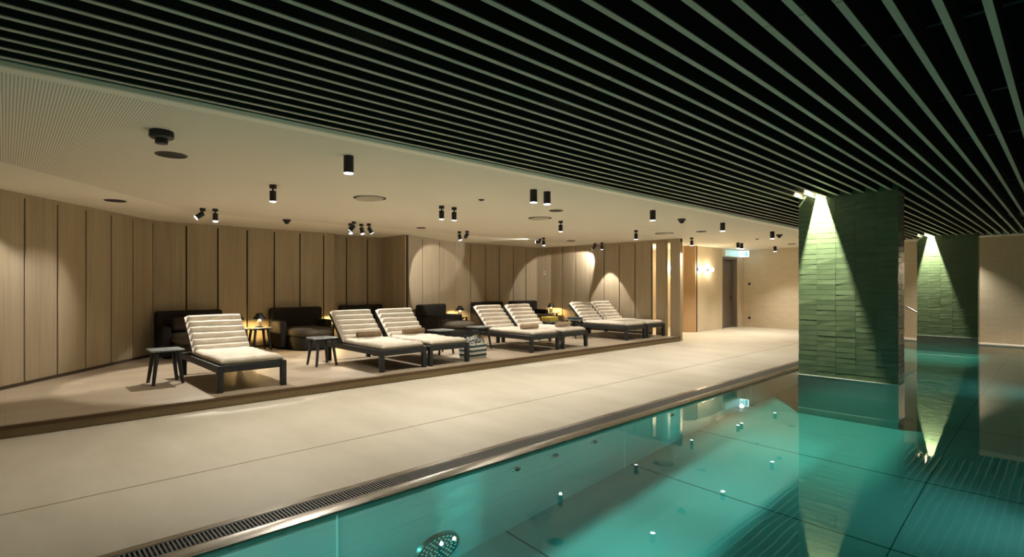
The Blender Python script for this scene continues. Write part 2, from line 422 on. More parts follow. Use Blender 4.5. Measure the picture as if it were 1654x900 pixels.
PX0, PX1, PT = -2.705, -1.515, 0.365
P1, P2 = 8.33, 17.05
sc_ = thing('slatted_ceiling', 'slatted ceiling of long grey green slats above the pool', 'slatted ceiling', (0, 0, ZS))
JO = [-0.365, 2.635, 5.635, 8.635, 11.635, 14.635]
xs = [-0.2445 - 0.15 * k for k in range(-12, 26)]
for x in xs:
    segs = []
    ys = [-3.18] + JO + [17.84]
    cutp = PX0 - 0.03 < x < PX1 + 0.03
    for a, b in zip(ys[:-1], ys[1:]):
        a += 0.003; b -= 0.003
        parts = [(a, b)]
        if cutp:
            for p in (P1, P2):
                q = []
                for s0, s1 in parts:
                    lo, hi = p - 0.012, p + PT + 0.012
                    if s1 <= lo or s0 >= hi: q.append((s0, s1))
                    else:
                        if s0 < lo: q.append((s0, lo))
                        if s1 > hi: q.append((hi, s1))
                parts = q
        segs += parts
    m = MB()
    for a, b in segs:
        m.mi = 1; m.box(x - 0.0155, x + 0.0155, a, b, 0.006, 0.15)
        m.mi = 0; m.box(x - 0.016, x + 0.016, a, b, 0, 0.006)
    m.build('slat', [M['slat'], M['side_shade']], sc_)
for y in (0.6, 2.1, 3.6, 5.1, 6.6, 9.6, 11.1, 12.6, 14.1, 15.6):
    m = MB(); m.box(XE + 0.15, 2.15, y - 0.02, y + 0.02, 0.155, 0.20)
    m.build('carrier_rail', M['rail'], sc_)

# ------------------------------------------------------------------ pool
ZW, ZF = -0.03, -1.45
PXL, PXR, PY0, PY1 = -3.38, 1.4, -1.7, 17.90
m = MB(); m.box(PXL - 0.3, PXR + 0.3, PY0 - 0.3, PY1 + 0.02, ZF - 0.1, ZF)
pf = struct(m.build('floor_pool', M['pool_floor']), 'steel pool floor under the water')
m = MB()
for y in (1.4, 3.15, 5.06, 6.61, 8.9, 11.0, 13.1, 15.2): m.box(PXL + 0.002, PXR, y - 0.008, y + 0.008, ZF - 0.01, ZF + 0.0015)
m.box(-0.974, -0.968, PY0, PY1, ZF - 0.01, ZF + 0.0015)
pj = struct(m.build('trim_7', M['pool_joint']), 'dark joints of the pool floor')
m = MB(); m.box(PXL - 0.1, PXL, PY0 - 0.3, PY1, ZF, -0.045); m.box(PXR, PXR + 0.1, PY0 - 0.3, PY1, ZF, -0.02)
m.box(PXL - 0.1, PXR + 0.1, PY1, PY1 + 0.05, ZF, -0.02); m.box(PXL - 0.1, PXR + 0.1, PY0 - 0.1, PY0, ZF, -0.02)
pw = struct(m.build('wall_pool', M['pool_wall']), 'brushed steel pool wall under the water')
m = MB()
for y in (-0.1, 1.61, 3.27 + 1.67, 8.3, 11.6, 14.9): m.box(PXL - 0.005, PXL + 0.006, y - 0.006, y + 0.006, ZF, -0.06)
wl = struct(m.build('trim_8', M['weld']), 'pale weld seams of the pool wall')
# overflow edge: strip, grate, rim
m = MB(); m.box(-3.70, -3.64, PY0 - 1.5, PY1 + 0.05, -0.1, 0.003); struct(m.build('trim_9', M['rim']), 'steel strip along the deck edge')
m = MB(); m.box(-3.64, -3.47, PY0 - 1.5, PY1, -0.12, -0.06); struct(m.build('trim_10', M['channel']), 'dark gutter under the grating')
m = MB()
p = [(-3.47, -0.12), (-3.47, 0.002), (-3.43, 0.0), (-3.385, -0.018), (PXL + 0.002, -0.045), (PXL + 0.002, -0.12)]
a = [m.bm.verts.new((x, PY0 - 1.5, z)) for x, z in p]; b = [m.bm.verts.new((x, PY1, z)) for x, z in p]
for i in range(6): m.bm.faces.new((a[i], a[(i + 1) % 6], b[(i + 1) % 6], b[i]))
struct(m.build('trim_11', M['rim'], auto=50), 'steel overflow rim of the pool')
m = MB(); y = -1.0
while y < PY1: m.box(-3.628, -3.482, y, y + 0.011, -0.022, 0.0); y += 0.023
m.box(-3.640, -3.628, -1.0, PY1, -0.03, 0.0); m.box(-3.482, -3.472, -1.0, PY1, -0.03, 0.0); m.box(-3.558, -3.552, -1.0, PY1, -0.026, -0.006)
tag(m.build('overflow_grate', M['grate']), 'long dark slotted grate running along the pool edge', 'drain grate')
m = MB(); m.box(PXL - 0.3, 2.2, -3.2, PY0 - 0.02, -0.3, 0.0); m.box(PXR + 0.03, 2.2, PY0 - 0.05, 17.95, -0.3, 0.0)
struct(m.build('floor_right', M['deck']))

# water: one closed body with a faint swell
nx, ny = 60, 240
b = bmesh.new(); wx0, wx1, wy0, wy1 = PXL - 0.004, PXR + 0.05, PY0 - 0.05, PY1 + 0.03
def swell(x, y): return 0.00007 * (math.sin(7.1 * x + 3.3 * y) + 0.8 * math.sin(-4.3 * x + 8.7 * y + 1.3) + 0.6 * math.sin(12.3 * x - 6.1 * y + 2.2) + 0.5 * math.sin(15.1 * y + 2.0 * x))
top = [[b.verts.new((wx0 + (wx1 - wx0) * i / nx, wy0 + (wy1 - wy0) * j / ny, ZW + swell(wx0 + (wx1 - wx0) * i / nx, wy0 + (wy1 - wy0) * j / ny))) for j in range(ny + 1)] for i in range(nx + 1)]
for i in range(nx):
    for j in range(ny): b.faces.new((top[i][j], top[i + 1][j], top[i + 1][j + 1], top[i][j + 1])).smooth = True
def skirt(vs):
    lo = [b.verts.new((v.co.x, v.co.y, ZF - 0.05)) for v in vs]
    for k in range(len(vs) - 1): b.faces.new((vs[k], lo[k], lo[k + 1], vs[k + 1]))
    return lo
per = [top[i][0] for i in range(nx + 1)] + [top[nx][j] for j in range(1, ny + 1)] + [top[i][ny] for i in range(nx - 1, -1, -1)] + [top[0][j] for j in range(ny - 1, -1, -1)]
lo = skirt(per); bmesh.ops.remove_doubles(b, verts=lo, dist=1e-5)
lo = [v for v in lo if v.is_valid]; b.faces.new(lo)
bmesh.ops.recalc_face_normals(b, faces=b.faces)
me = bpy.data.meshes.new('pool_water'); b.to_mesh(me); b.free(); me.materials.append(M['water'])
water = bpy.data.objects.new('pool_water', me); C.objects.link(water)
tag(water, 'clear teal water filling the indoor pool', 'water', kind='stuff')
water.cycles.is_caustics_caster = True
for o in (pf, pw, pj, wl): o.cycles.is_caustics_receiver = True

# ------------------------------------------------------------------ pillars
def pillar(Y, label):
    t = thing('tiled_pillar', label, 'pillar', (0, Y, 0), 0, 'tiled pillars in the pool')
    g = 0.012
    m = MB(); m.box(PX0 + g, PX1 - g, g, PT - g, 0.20, 3.3); m.build('core', M['grout'], t)
    m = MB(); th, tw = 0.072, 0.238
    z = 0.212
    while z < 2.95:
        h = th - 0.004
        for face in range(4):
            x0, x1 = (PX0, PX1) if face < 2 else (0.0, PT)
            n = 5 if face < 2 else 2
            w = (x1 - x0 - (0.0)) / n
            for i in range(n):
                a, bb = x0 + i * w + 0.002, x0 + (i + 1) * w - 0.002
                jit = [R.uniform(-0.0035, 0.002) for _ in range(4)]
                if face == 0:   q = [(a, g, z), (bb, g, z), (bb, g, z + h), (a, g, z + h)]; nrm = (0, -1, 0)
                elif face == 1: q = [(bb, PT - g, z), (a, PT - g, z), (a, PT - g, z + h), (bb, PT - g, z + h)]; nrm = (0, 1, 0)
                elif face == 2: q = [(PX0 + g, bb, z), (PX0 + g, a, z), (PX0 + g, a, z + h), (PX0 + g, bb, z + h)]; nrm = (-1, 0, 0)
                else:           q = [(PX1 - g, a, z), (PX1 - g, bb, z), (PX1 - g, bb, z + h), (PX1 - g, a, z + h)]; nrm = (1, 0, 0)
                N = Vector(nrm)
                vb = [m.bm.verts.new(Vector(c)) for c in q]
                vt = [m.bm.verts.new(Vector(c) + N * (g + jit[k])) for k, c in enumerate(q)]
                m.bm.faces.new(vt)
                for k in range(4): m.bm.faces.new((vb[k], vb[(k + 1) % 4], vt[(k + 1) % 4], vt[k]))
        z += th
    m.build('tile_cladding', M['tile'], t)
    m = MB(); m.box(PX0 - 0.004, PX1 + 0.004, -0.004, PT + 0.004, ZF, 0.21)
    s = m.build('steel_base', M['steel'], t); tag(s, 'brushed steel plinth')
    s.cycles.is_caustics_receiver = True
    m = MB(); m.box(PX0 - 0.008, PX1 + 0.008, -0.008, PT + 0.008, 0.204, 0.212); m.build('edge_highlight', M['weld'], s)  # thin lip whose bright colour stands in for the steel edge's highlight
    return t
pillar(P1, 'large green tiled pillar standing in the pool nearest the deck edge grate')
pillar(P2, 'smaller looking green tiled pillar farther down the pool beside the end wall')

# handrail by the far pillar
t = thing('pool_handrail', 'slim steel handrail leading into the water behind the far pillar', 'handrail', (-3.45, 17.80, 0))
m = MB(); m.path([(0, 0, 0), (0, 0, 1.02), (0.25, 0, 1.0), (1.25, 0, 0.36)], 0.02); m.build('rail', M['steel'], t, auto=40)
m = MB(); m.path([(1.25, 0, 0.36), (1.25, 0, -1.45)], 0.02); m.build('post', M['steel'], t, auto=40)

# pool fittings
t = thing('underwater_grille', 'round perforated steel cover low on the pool wall', 'pool inlet cover', (PXL + 0.001, 2.42, -1.16))
m = MB(); m.tube((0, 0, 0), (0.03, 0, 0), 0.21, 0.20, n=36); bo = m.build('plate', M['steel'], t, auto=40)
m = MB()
for r, n in ((0.04, 6), (0.08, 12), (0.12, 18), (0.16, 24)):
    for i in range(n):
        a = 2 * PI * i / n; m.tube((0.029, r * math.cos(a), r * math.sin(a)), (0.034, r * math.cos(a), r * math.sin(a)), 0.011, n=8)
m.build('perforation', M['weld'], bo)
for i, (y, wd) in enumerate(((3.28, 'first'), (3.79, 'second'), (4.4, 'third'), (5.95, 'fourth'))):
    t = thing('pool_inlet', f'small round inlet just under the waterline, {wd} along the pool wall from the round cover', 'pool inlet', (PXL + 0.001, y, -0.33), 0, 'round inlets in the pool wall')
    m = MB(); m.tube((0, 0, 0), (0.012, 0, 0), 0.055, 0.05, n=20); bo = m.build('flange', M['steel'], t, auto=40)
    m = MB(); m.tube((0.011, 0, 0), (0.014, 0, 0), 0.03, n=16); m.build('nozzle', M['channel'], bo)

# unseen underwater lamps added to brighten the pool, right side of the basin
FL = ((2.6, 'first'), (5.9, 'second'), (12.0, 'third'))
for y, wd in FL:
    t = thing('added_pool_fill_light', f'added unseen underwater fill light on the right pool wall, {wd} along the basin', 'added fill light', (PXR, y, -0.62), 0, 'added underwater fill lights')
    m = MB(); m.tube((0, 0, 0), (-0.02, 0, 0), 0.15, 0.14, n=28); bo = m.build('housing', M['steel'], t, auto=40)
    m = MB(); m.tube((-0.02, 0, 0), (-0.024, 0, 0), 0.11, n=28); m.build('lens', M['lens'], bo)

for x, wd in ((-3.0, 'closer to the deck'), (-2.2, 'farther from the deck')):  # two more lamps added on the unseen end wall to brighten the water
    t = thing('added_pool_fill_light', f'added unseen underwater fill light on the near pool end wall, {wd}', 'added fill light', (x, PY0, -0.55), 0, 'added underwater fill lights')
    m = MB(); m.tube((0, 0, 0), (0, 0.02, 0), 0.15, 0.14, n=28); bo = m.build('housing', M['steel'], t, auto=40)
    m = MB(); m.tube((0, 0.02, 0), (0, 0.024, 0), 0.11, n=28); m.build('lens', M['lens'], bo)

# ------------------------------------------------------------------ lounge furniture
def edge(t, k=0.06): 
    q = min(t, 1 - t) / k
    return 1.0 if q >= 1 else math.sqrt(max(0.0, 1 - (1 - q) ** 2))
def make_lounger():
    t = thing('sun_lounger', '', 'sun lounger', (-7.42, 0, ZP))
    for x0 in (-0.07, -1.95):
        for y0 in (-0.43, 0.36):
            m = MB(); m.rbox(x0, x0 + 0.07, y0, y0 + 0.07, 0, 0.345, 0.004, 1); m.build('leg', M['anthracite'], t)
    m = MB()
    for y0 in (-0.43, 0.385): m.rbox(-1.88, -0.07, y0, y0 + 0.045, 0.255, 0.345, 0.004, 1)
    for x0 in (-0.055, -1.94): m.rbox(x0, x0 + 0.045, -0.36, 0.36, 0.255, 0.345, 0.004, 1)
    m.build('frame', M['anthracite'], t)
    m = MB()
    for i in range(12): m.box(-0.16 - 0.108 * i, -0.09 - 0.108 * i, -0.385, 0.385, 0.315, 0.335)
    m.build('slat_base', M['anthracite'], t)
    rot = Matrix.Translation((-1.40, 0, 0.335)) @ Matrix.Rotation(math.radians(44), 4, 'Y') @ Matrix.Rotation(PI, 4, 'Z')
    m = MB()
    for y0 in (-0.40, 0.36): m.rbox(0, 0.70, y0, y0 + 0.04, -0.005, 0.05, 0.004, 1, rot)
    for i in range(6): m.box(0.03 + 0.115 * i, 0.10 + 0.115 * i, -0.36, 0.36, 0.0, 0.018, rot)
    m.box(0.66, 0.70, -0.36, 0.36, 0.0, 0.045, rot)
    m.build('backrest_frame', M['anthracite'], t)
    for y0 in (-0.30, 0.27):
        m = MB(); m.tube((-1.80, y0 + 0.015, 0.29), (-1.66, y0 + 0.015, 0.575), 0.011, n=8)
        m.build('backrest_stay', M['anthracite'], t)
    rr = random.Random(3)
    ph = [rr.uniform(0, 6.28) for _ in range(8)]
    wr = lambda u, v: 0.006 * math.sin(9 * u + 4 * v + ph[0]) + 0.005 * math.sin(21 * u - 7 * v + ph[1]) * math.sin(11 * v + ph[2]) + 0.003 * math.sin(38 * u + 23 * v + ph[3])
    m = MB()
    m.pad(1.39, 0.79, 60, 34, lambda u, v: 0.04 + (0.062 + wr(u, v)) * edge(u, 0.05) * edge(v, 0.09), lambda u, v: 0.04 - 0.035 * edge(u, 0.03) * edge(v, 0.05),
          Matrix.Translation((-1.415, 0, 0.33)))
    m.build('seat_cushion', M['cushion'], t, smooth=True)
    def back(u, v):
        k = abs(math.sin(PI * 6 * u)) ** 0.55
        return 0.035 + (0.012 + 0.074 * k + 0.5 * wr(u * 0.5, v)) * edge(v, 0.06) * max(0.25, edge(u, 0.03))
    m = MB(); m.pad(0.72, 0.79, 84, 30, back, lambda u, v: 0.035 - 0.015 * edge(u, 0.03) * edge(v, 0.05), Matrix.Translation((0.012, 0, 0.02)) @ rot)
    m.build('back_cushion', M['cushion'], t, smooth=True)
    return t
lp = make_lounger()
LY = [(2.37, 'sun lounger standing alone nearest the slanting wall'),
      (4.68, 'sun lounger with brown towel, beside a dark side table, first of its pair'),
      (5.60, 'sun lounger with brown towel, right beside the striped bag'),
      (8.10, 'sun lounger with tan rolled towel, next to the bright topped side table'),
      (9.06, 'sun lounger with tan rolled towel, next to the mustard towels'),
      (11.51, 'empty sun lounger of the last pair, farther from the partition'),
      (12.44, 'empty sun lounger close to the oak partition at the end of the lounge')]
for i, (y, lab) in enumerate(LY):
    o = lp if i == 0 else copy_tree(lp)
    o.location = (-7.42 - (0.05 if 3 <= i <= 4 else 0.09 if i >= 5 else 0), y, ZP)
    o['label'] = 'cream cushioned ' + lab; o['group'] = 'sun loungers on the platform'

# side tables
def make_table():
    t = thing('side_table', '', 'side table')
    m = MB(); m.rbox(-0.20, 0.20, -0.20, 0.20, 0.455, 0.48, 0.008, 2); m.build('table_top', M['table_top'], t)
    m = MB(); m.box(-0.13, 0.13, -0.015, 0.015, 0.42, 0.455); m.box(-0.015, 0.015, -0.13, 0.13, 0.42, 0.455); m.build('cross_brace', M['anthracite'], t)
    for sx in (-1, 1):
        for sy in (-1, 1):
            m = MB(); a = Vector((sx * 0.185, sy * 0.175, 0)); b2 = Vector((sx * 0.135, sy * 0.12, 0.455))
            m.tube(a, b2, 0.021, 0.029, n=10); m.build('leg', M['anthracite'], t, auto=40)
    return t
tp = make_table()
TB = [(-8.76, 1.63, 0, 'dark side table beside the lounger that stands alone'),
      (-8.86, 3.94, 0, 'dark side table in front of the lit sofa, beside the paired lounger'),
      (-11.82, 3.456, 0, 'small table with a lamp, next to the corner sofa'),
      (-11.82, 3.893, 0, 'small table with a lamp, beside the yellow lit sofa arm'),
      (-12.02, 5.69, 0, 'small table with a lamp at the edge of the wall recess'),
      (-8.70, 6.33, 0, 'dark side table behind the striped bag'),
      (-8.80, 7.42, 0, 'side table with bright lit top beyond the striped bag'),
      (-11.95, 9.36, 0.35, 'small table with lamp by the skewed oak wall'),
      (-8.88, 9.76, 0, 'side table carrying the mustard towels'),
      (-8.88, 10.72, 0, 'side table carrying a slate towel'),
      (-11.60, 12.82, 0, 'small table with a lamp in the far corner of the lounge')]
tabs = []
for i, (x, y, rz, lab) in enumerate(TB):
    o = tp if i == 0 else copy_tree(tp)
    o.location = (x, y, ZP); o.rotation_euler = (0, 0, rz); o['label'] = lab; o['group'] = 'low side tables'; tabs.append(o)

# table lamps
def make_lamp():
    t = thing('table_lamp', '', 'table lamp')
    m = MB(); m.lathe([(0.075, 0), (0.078, 0.012), (0.05, 0.02), (0.05, 0.022)]); m.build('foot', M['black'], t, auto=40)
    m = MB(); m.lathe([(0.048, 0.022), (0.052, 0.05), (0.050, 0.12), (0.030, 0.15), (0.012, 0.17)]); m.build('lamp_base', M['lamp_glass'], t, auto=50)
    m = MB()
    m.lathe([(0.056, 0.297), (0.062, 0.260), (0.110, 0.212), (0.126, 0.176), (0.130, 0.178), (0.115, 0.215), (0.068, 0.265), (0.060, 0.30), (0.0, 0.302), (0.0, 0.298), (0.056, 0.297)], caps=False)
    m.build('lamp_shade', M['black'], t, auto=40)
    return t
LM = [(2, 'black shaded lamp on the small table next to the corner sofa'), (3, 'black shaded lamp on the small table beside the yellow lit sofa arm'),
      (4, 'black shaded lamp at the edge of the wall recess'), (7, 'black shaded lamp by the skewed oak wall'), (10, 'black shaded lamp in the far corner of the lounge')]
la = make_lamp()
lamp_pos = []
for i, (k, lab) in enumerate(LM):
    o = la if i == 0 else copy_tree(la)
    x, y = TB[k][0], TB[k][1]
    o.location = (x, y, ZP + 0.48); o['label'] = lab; o['group'] = 'black shaded table lamps'; lamp_pos.append((x, y, ZP + 0.48))

# deep lounge sofas: x=0 is the back, front towards +x
def make_sofa():
    t = thing('lounge_sofa', '', 'sofa')
    W = 0.575
    m = MB(); m.rbox(0.0, 0.22, -W, W, 0.03, 0.87, 0.05, 4); m.build('backrest', M['charcoal'], t, auto=60)
    for s in (-1, 1):
        m = MB(); m.rbox(0.16, 0.72, min(s * W, s * (W - 0.15)), max(s * W, s * (W - 0.15)), 0.03, 0.60, 0.045, 4); m.build('armrest', M['charcoal'], t, auto=60)
    def plan(x0, x1, w, r):
        p = [(x0, -w), (x1 - r, -w)]
        p += [(x1 - r + r * math.sin(a), -w + r - r * math.cos(a)) for a in [PI / 2 * k / 8 for k in range(1, 9)]]
        p += [(x1 - r + r * math.cos(a), w - r + r * math.sin(a)) for a in [PI / 2 * k / 8 for k in range(0, 8)]]
        p += [(x1 - r, w), (x0, w)]
        q = []
        for a, b2 in zip(p, p[1:] + p[:1]):
            n = max(1, int(math.hypot(b2[0] - a[0], b2[1] - a[1]) / 0.08))
            q += [(a[0] + (b2[0] - a[0]) * k / n, a[1] + (b2[1] - a[1]) * k / n) for k in range(n)]
        return q
    pl = plan(0.18, 0.715, W - 0.155, 0.05); 
    front = plan(0.73, 1.34, W - 0.02, 0.30)
    m = MB(); m.stack(plan(0.2, 1.32, W - 0.165, 0.34), [(0.01, 0.02), (0, 0.04), (0, 0.26), (0.015, 0.285)])
    m.build('seat_base', M['charcoal'], t, auto=60)
    m = MB(); m.stack(plan(0.23, 1.34, W - 0.16, 0.36), [(0.05, 0.285), (0.0, 0.31), (-0.012, 0.36), (0.0, 0.41), (0.05, 0.445), (0.14, 0.462), (0.26, 0.468), (0.40, 0.470)])
    m.build('seat_cushion', M['seat_fabric'], t, auto=60)
    return t
sp_ = make_sofa()
SF = [(-12.20, 2.66, 0, 'charcoal sofa in the corner behind the lone lounger'),
      (-12.22, 4.78, 0, 'charcoal sofa with yellow lit arm, in front of the oak wall'),
      (-12.48, 6.52, 0, 'charcoal sofa inside the wall recess, behind the first lounger pair'),
      (-11.64, 8.05, math.radians(21), 'charcoal sofa turned slightly, against the pinkish lit oak wall'),
      (-12.20, 10.50, 0, 'charcoal sofa half hidden behind the loungers with tan towels'),
      (-12.20, 12.02, 0, 'charcoal sofa next to the far corner lamp')]
for i, (x, y, rz, lab) in enumerate(SF):
    o = sp_ if i == 0 else copy_tree(sp_)
    o.location = (x, y, ZP); o.rotation_euler = (0, 0, rz); o['label'] = lab; o['group'] = 'deep lounge sofas'
m = MB(); m.rbox(-0.07, 0.07, -0.2, 0.2, -0.14, 0.14, 0.06, 4, Matrix.Rotation(-0.35, 4, 'Y'))
tag(m.build('throw_pillow', M['pillow_brown'], loc=(-11.80, 2.48, ZP + 0.615), auto=60), 'brown throw pillow leaning on the corner sofa', 'pillow')

# towels
def roll_towel(mt, L=0.46, r=0.058):
    m = MB(); n = 60; th = 0.013
    pts = []
    for i in range(n + 1):
        a = 2 * PI * 3.2 * i / n; rr = 0.012 + (r - 0.012) * i / n
        pts.append((rr * math.cos(a), rr * math.sin(a)))
    for y0, y1 in ((-L / 2, L / 2),):
        A = [m.bm.verts.new((x, y0, z + r)) for x, z in pts]; B = [m.bm.verts.new((x, y1, z + r)) for x, z in pts]
        for i in range(n): m.bm.faces.new((A[i], A[i + 1], B[i + 1], B[i]))
    o = m.build('rolled_towel', mt, smooth=True)
    md = o.modifiers.new('thick', 'SOLIDIFY'); md.thickness = th; md.offset = -1
    return o
ZT = ZP + 0.435
for x, y, mt, rz, lab in ((-8.66, 4.72, 'towel_brown', 0.0, 'brown rolled towel at the backrest of the first paired lounger'),
                          (-8.66, 5.66, 'towel_brown', 0.03, 'brown rolled towel at the backrest of the lounger beside the striped bag'),
                          (-7.95, 8.10, 'towel_tan', -0.05, 'tan rolled towel on the lounger beside the pale topped table'),
                          (-7.88, 9.10, 'towel_tan', 0.05, 'tan rolled towel on the lounger beside the mustard towels')):
    o = roll_towel(M[mt]); o.location = (x, y, ZT - (0.0 if x < -8.5 else 0.004)); o.rotation_euler = (0, 0, rz)
    tag(o, lab, 'towel', 'rolled towels on loungers')
def folded(mt, w, d_, h, n, loc, rz, lab):
    m = MB()
    for k in range(n): m.rbox(-w / 2, w / 2, -d_ / 2 + 0.004 * (k % 2), d_ / 2 - 0.003 * k, h * k / n + 0.001, h * (k + 1) / n - 0.001, h / n * 0.42, 3)
    o = m.build('folded_towel', M[mt], loc=loc, auto=60); o.rotation_euler = (0, 0, rz)
    return tag(o, lab, 'towel')
folded('towel_yellow', 0.30, 0.34, 0.11, 3, (-8.88, 9.76, ZP + 0.48), 0.1, 'mustard folded towel on the side table between lounger pairs')
folded('towel_dark', 0.28, 0.30, 0.06, 2, (-8.86, 10.72, ZP + 0.48), -0.1, 'slate folded towel on side table before the last pair')

# striped bag with a towel inside
t = thing('beach_bag', 'white and dark striped bag standing beside a lounger leg', 'bag', (-7.80, 6.42, ZP), 0.1)
def rrect(w, d_, r, n=6):
    p = []
    for cx, cy, a0 in ((w - r, d_ - r, 0), (-w + r, d_ - r, PI / 2), (-w + r, -d_ + r, PI), (w - r, -d_ + r, 3 * PI / 2)):
        p += [(cx + r * math.cos(a0 + PI / 2 * k / n), cy + r * math.sin(a0 + PI / 2 * k / n)) for k in range(n + 1)]
    return p
m = MB()
rings = []
for w, d_, z in ((0.17, 0.20, 0.0), (0.18, 0.215, 0.02), (0.185, 0.225, 0.15), (0.18, 0.23, 0.29), (0.172, 0.222, 0.29), (0.172, 0.21, 0.05)):
    rings.append([m.bm.verts.new((x, y, z)) for x, y in rrect(w, d_, 0.06)])
for a, b2 in zip(rings[:-1], rings[1:]):
    for i in range(len(a)): m.bm.faces.new((a[i], a[(i + 1) % len(a)], b2[(i + 1) % len(a)], b2[i]))
m.bm.faces.new(rings[0][::-1]); m.bm.faces.new(rings[-1])
m.build('bag_body', M['bag'], t, auto=50)
for sx in (-1, 1):
    m = MB(); m.path([(sx * 0.178, 0.11 * math.cos(a), 0.26 + 0.15 * math.sin(a)) for a in [PI * k / 10 for k in range(11)]], 0.009, 8); m.build('handle', M['towel_dark'], t, smooth=True)
m = MB(); b3 = bmesh.new(); bmesh.ops.create_icosphere(b3, subdivisions=4, radius=1)
for v in b3.verts:
    k = 1 + 0.18 * math.sin(7 * v.co.x + 2 * v.co.z) * math.sin(6 * v.co.y + 1) + 0.08 * math.sin(15 * v.co.y + 9 * v.co.x)
    v.co = Vector((v.co.x * 0.14 * k, v.co.y * 0.175 * k, v.co.z * 0.11 * k))
m.merge(b3); o = m.build('crumpled_towel', M['check'], loc=(-7.80, 6.42, ZP + 0.285), smooth=True)
tag(o, 'patterned crumpled towel sticking out of the striped bag', 'towel')

# ------------------------------------------------------------------ ceiling fixtures
def aim(pos, target): return (Vector(target) - Vector(pos)).to_track_quat('-Z', 'Y')
WARM = (1.0, 0.945, 0.85)
def spot(pos, target, power, angle, blend=0.25, col=WARM, r=0.025, caustic=False):
    l = bpy.data.lights.new('spot', 'SPOT'); l.energy = power; l.spot_size = math.radians(angle); l.spot_blend = blend
    l.color = col; l.shadow_soft_size = r
    l.cycles.is_caustics_light = caustic
    o = bpy.data.objects.new('spot', l); C.objects.link(o); o.location = pos; o.rotation_mode = 'QUATERNION'; o.rotation_quaternion = aim(pos, target)
    return o
def cyl_light(x, y, lab, group, power=0, angle=90, blend=0.5, target=None, caustic=True, z=ZC):
    t = thing('ceiling_downlight', lab, 'spotlight', (x, y, z), 0, group)
    m = MB(); m.tube((0, 0, 0), (0, 0, -0.165), 0.048, n=24); bo = m.build('body', M['black'], t, auto=40)
    m = MB(); m.tube((0, 0, -0.165), (0, 0, -0.170), 0.046, 0.044, n=24); m.build('lens', M['lens'], bo, auto=40)
    if power: spot((x, y, z - 0.18), target or (x, y, 0), power, 104, 0.8, caustic=caustic)
def stem_light(x, y, target, lab, group, power=0, angle=60, blend=0.2, dim=False, caustic=False):
    t = thing('ceiling_spotlight', lab, 'spotlight', (x, y, ZC), 0, group)
    m = MB(); m.tube((0, 0, 0), (0, 0, -0.045), 0.042, n=20); m.build('canopy', M['black'], t, auto=40)
    m = MB(); m.tube((0, 0, -0.045), (0, 0, -0.085), 0.011, n=10); m.ball((0, 0, -0.085), 0.018, 12, 8); m.build('stem', M['black'], t, auto=40)
    d = (Vector(target) - Vector((x, y, ZC - 0.085))).normalized()
    p = Vector((0, 0, -0.085)); a = p - d * 0.02 + d * 0.012; e = a + d * 0.13
    m = MB(); m.tube(a, e, 0.040, n=20); bo = m.build('body', M['black'], t, auto=40)
    m = MB(); m.tube(e, e + d * 0.005, 0.038, 0.036, n=20); m.build('lens', M['lens'], bo, auto=40)
    if power:
        w = Vector((x, y, ZC)) + e + d * 0.02
        spot(tuple(w), target, power, angle, blend, caustic=caustic)
PD, PS = 31, 30
gD, gS, gW = 'black cylinder downlights over the deck', 'black stem spotlights over the platform edge', 'black aimed spotlights near the oak walls'
cyl_light(-4.82, 2.41, 'lone black cylinder downlight nearest the perforated ceiling part', gD, PD)
cyl_light(-4.85, 5.02, 'black cylinder downlight, left one of the close pair over the deck', gD, PD * 0.6)
cyl_light(-4.83, 5.26, 'black cylinder downlight, right one of the close pair over the deck', gD, PD * 0.6)
cyl_light(-4.81, 7.85, 'lone black cylinder downlight next to the dark dome sensor beside the slats', gD, PD)
cyl_light(-4.80, 10.43, 'lone small black cylinder downlight between the two dome sensors', gD, PD)
cyl_light(-4.78, 12.97, 'black cylinder downlight right beside the farthest dome sensor', gD, PD)
cyl_light(-6.73, 15.63, 'tiny black cylinder downlight, left one of the pair above the lit sign', gD, PD * 1.0, caustic=False)
cyl_light(-6.76, 15.95, 'tiny black cylinder downlight, right one of the pair above the lit sign', gD, PD * 1.0, caustic=False)
cyl_light(-6.55, 18.0, 'tiny black cylinder downlight closest to the cream end wall', gD, PD * 1.8, caustic=False)
cyl_light(-2.1, 18.10, 'added black cylinder downlight hidden behind the far pillar', gD, PD * 1.4, caustic=False, z=ZS + 0.01)  # unseen lamp added to brighten the end wall
cyl_light(0.55, 17.98, 'black cylinder downlight at the pool end beyond the far pillar', gD, PD * 2.0, caustic=False, z=ZS + 0.01)
cyl_light(-4.82, -0.2, 'first black cylinder downlight of the deck row, out at the near end', gD, PD * 0.35)
for i, (x, y, lab) in enumerate(((-6.86, 2.42, 'vertical black stem spotlight nearest the perforated ceiling part'),
                  (-6.84, 4.99, 'vertical black stem spotlight, left one of a pair in the middle of the ceiling'),
                  (-6.83, 5.23, 'vertical black stem spotlight, right one of a pair in the middle of the ceiling'),
                  (-6.84, 7.84, 'lone vertical black stem spotlight beyond the round plain vent'),
                  (-6.82, 10.42, 'lone vertical black stem spotlight in front of the far ceiling vent'),
                  (-6.86, 13.10, 'vertical black stem spotlight at the end post of the partition'))):
    stem_light(x, y, (x, y, 0), lab, gS, PS * (0.65 if i in (1, 2) else 1), 140, 0.6, caustic=True)
PW = 60
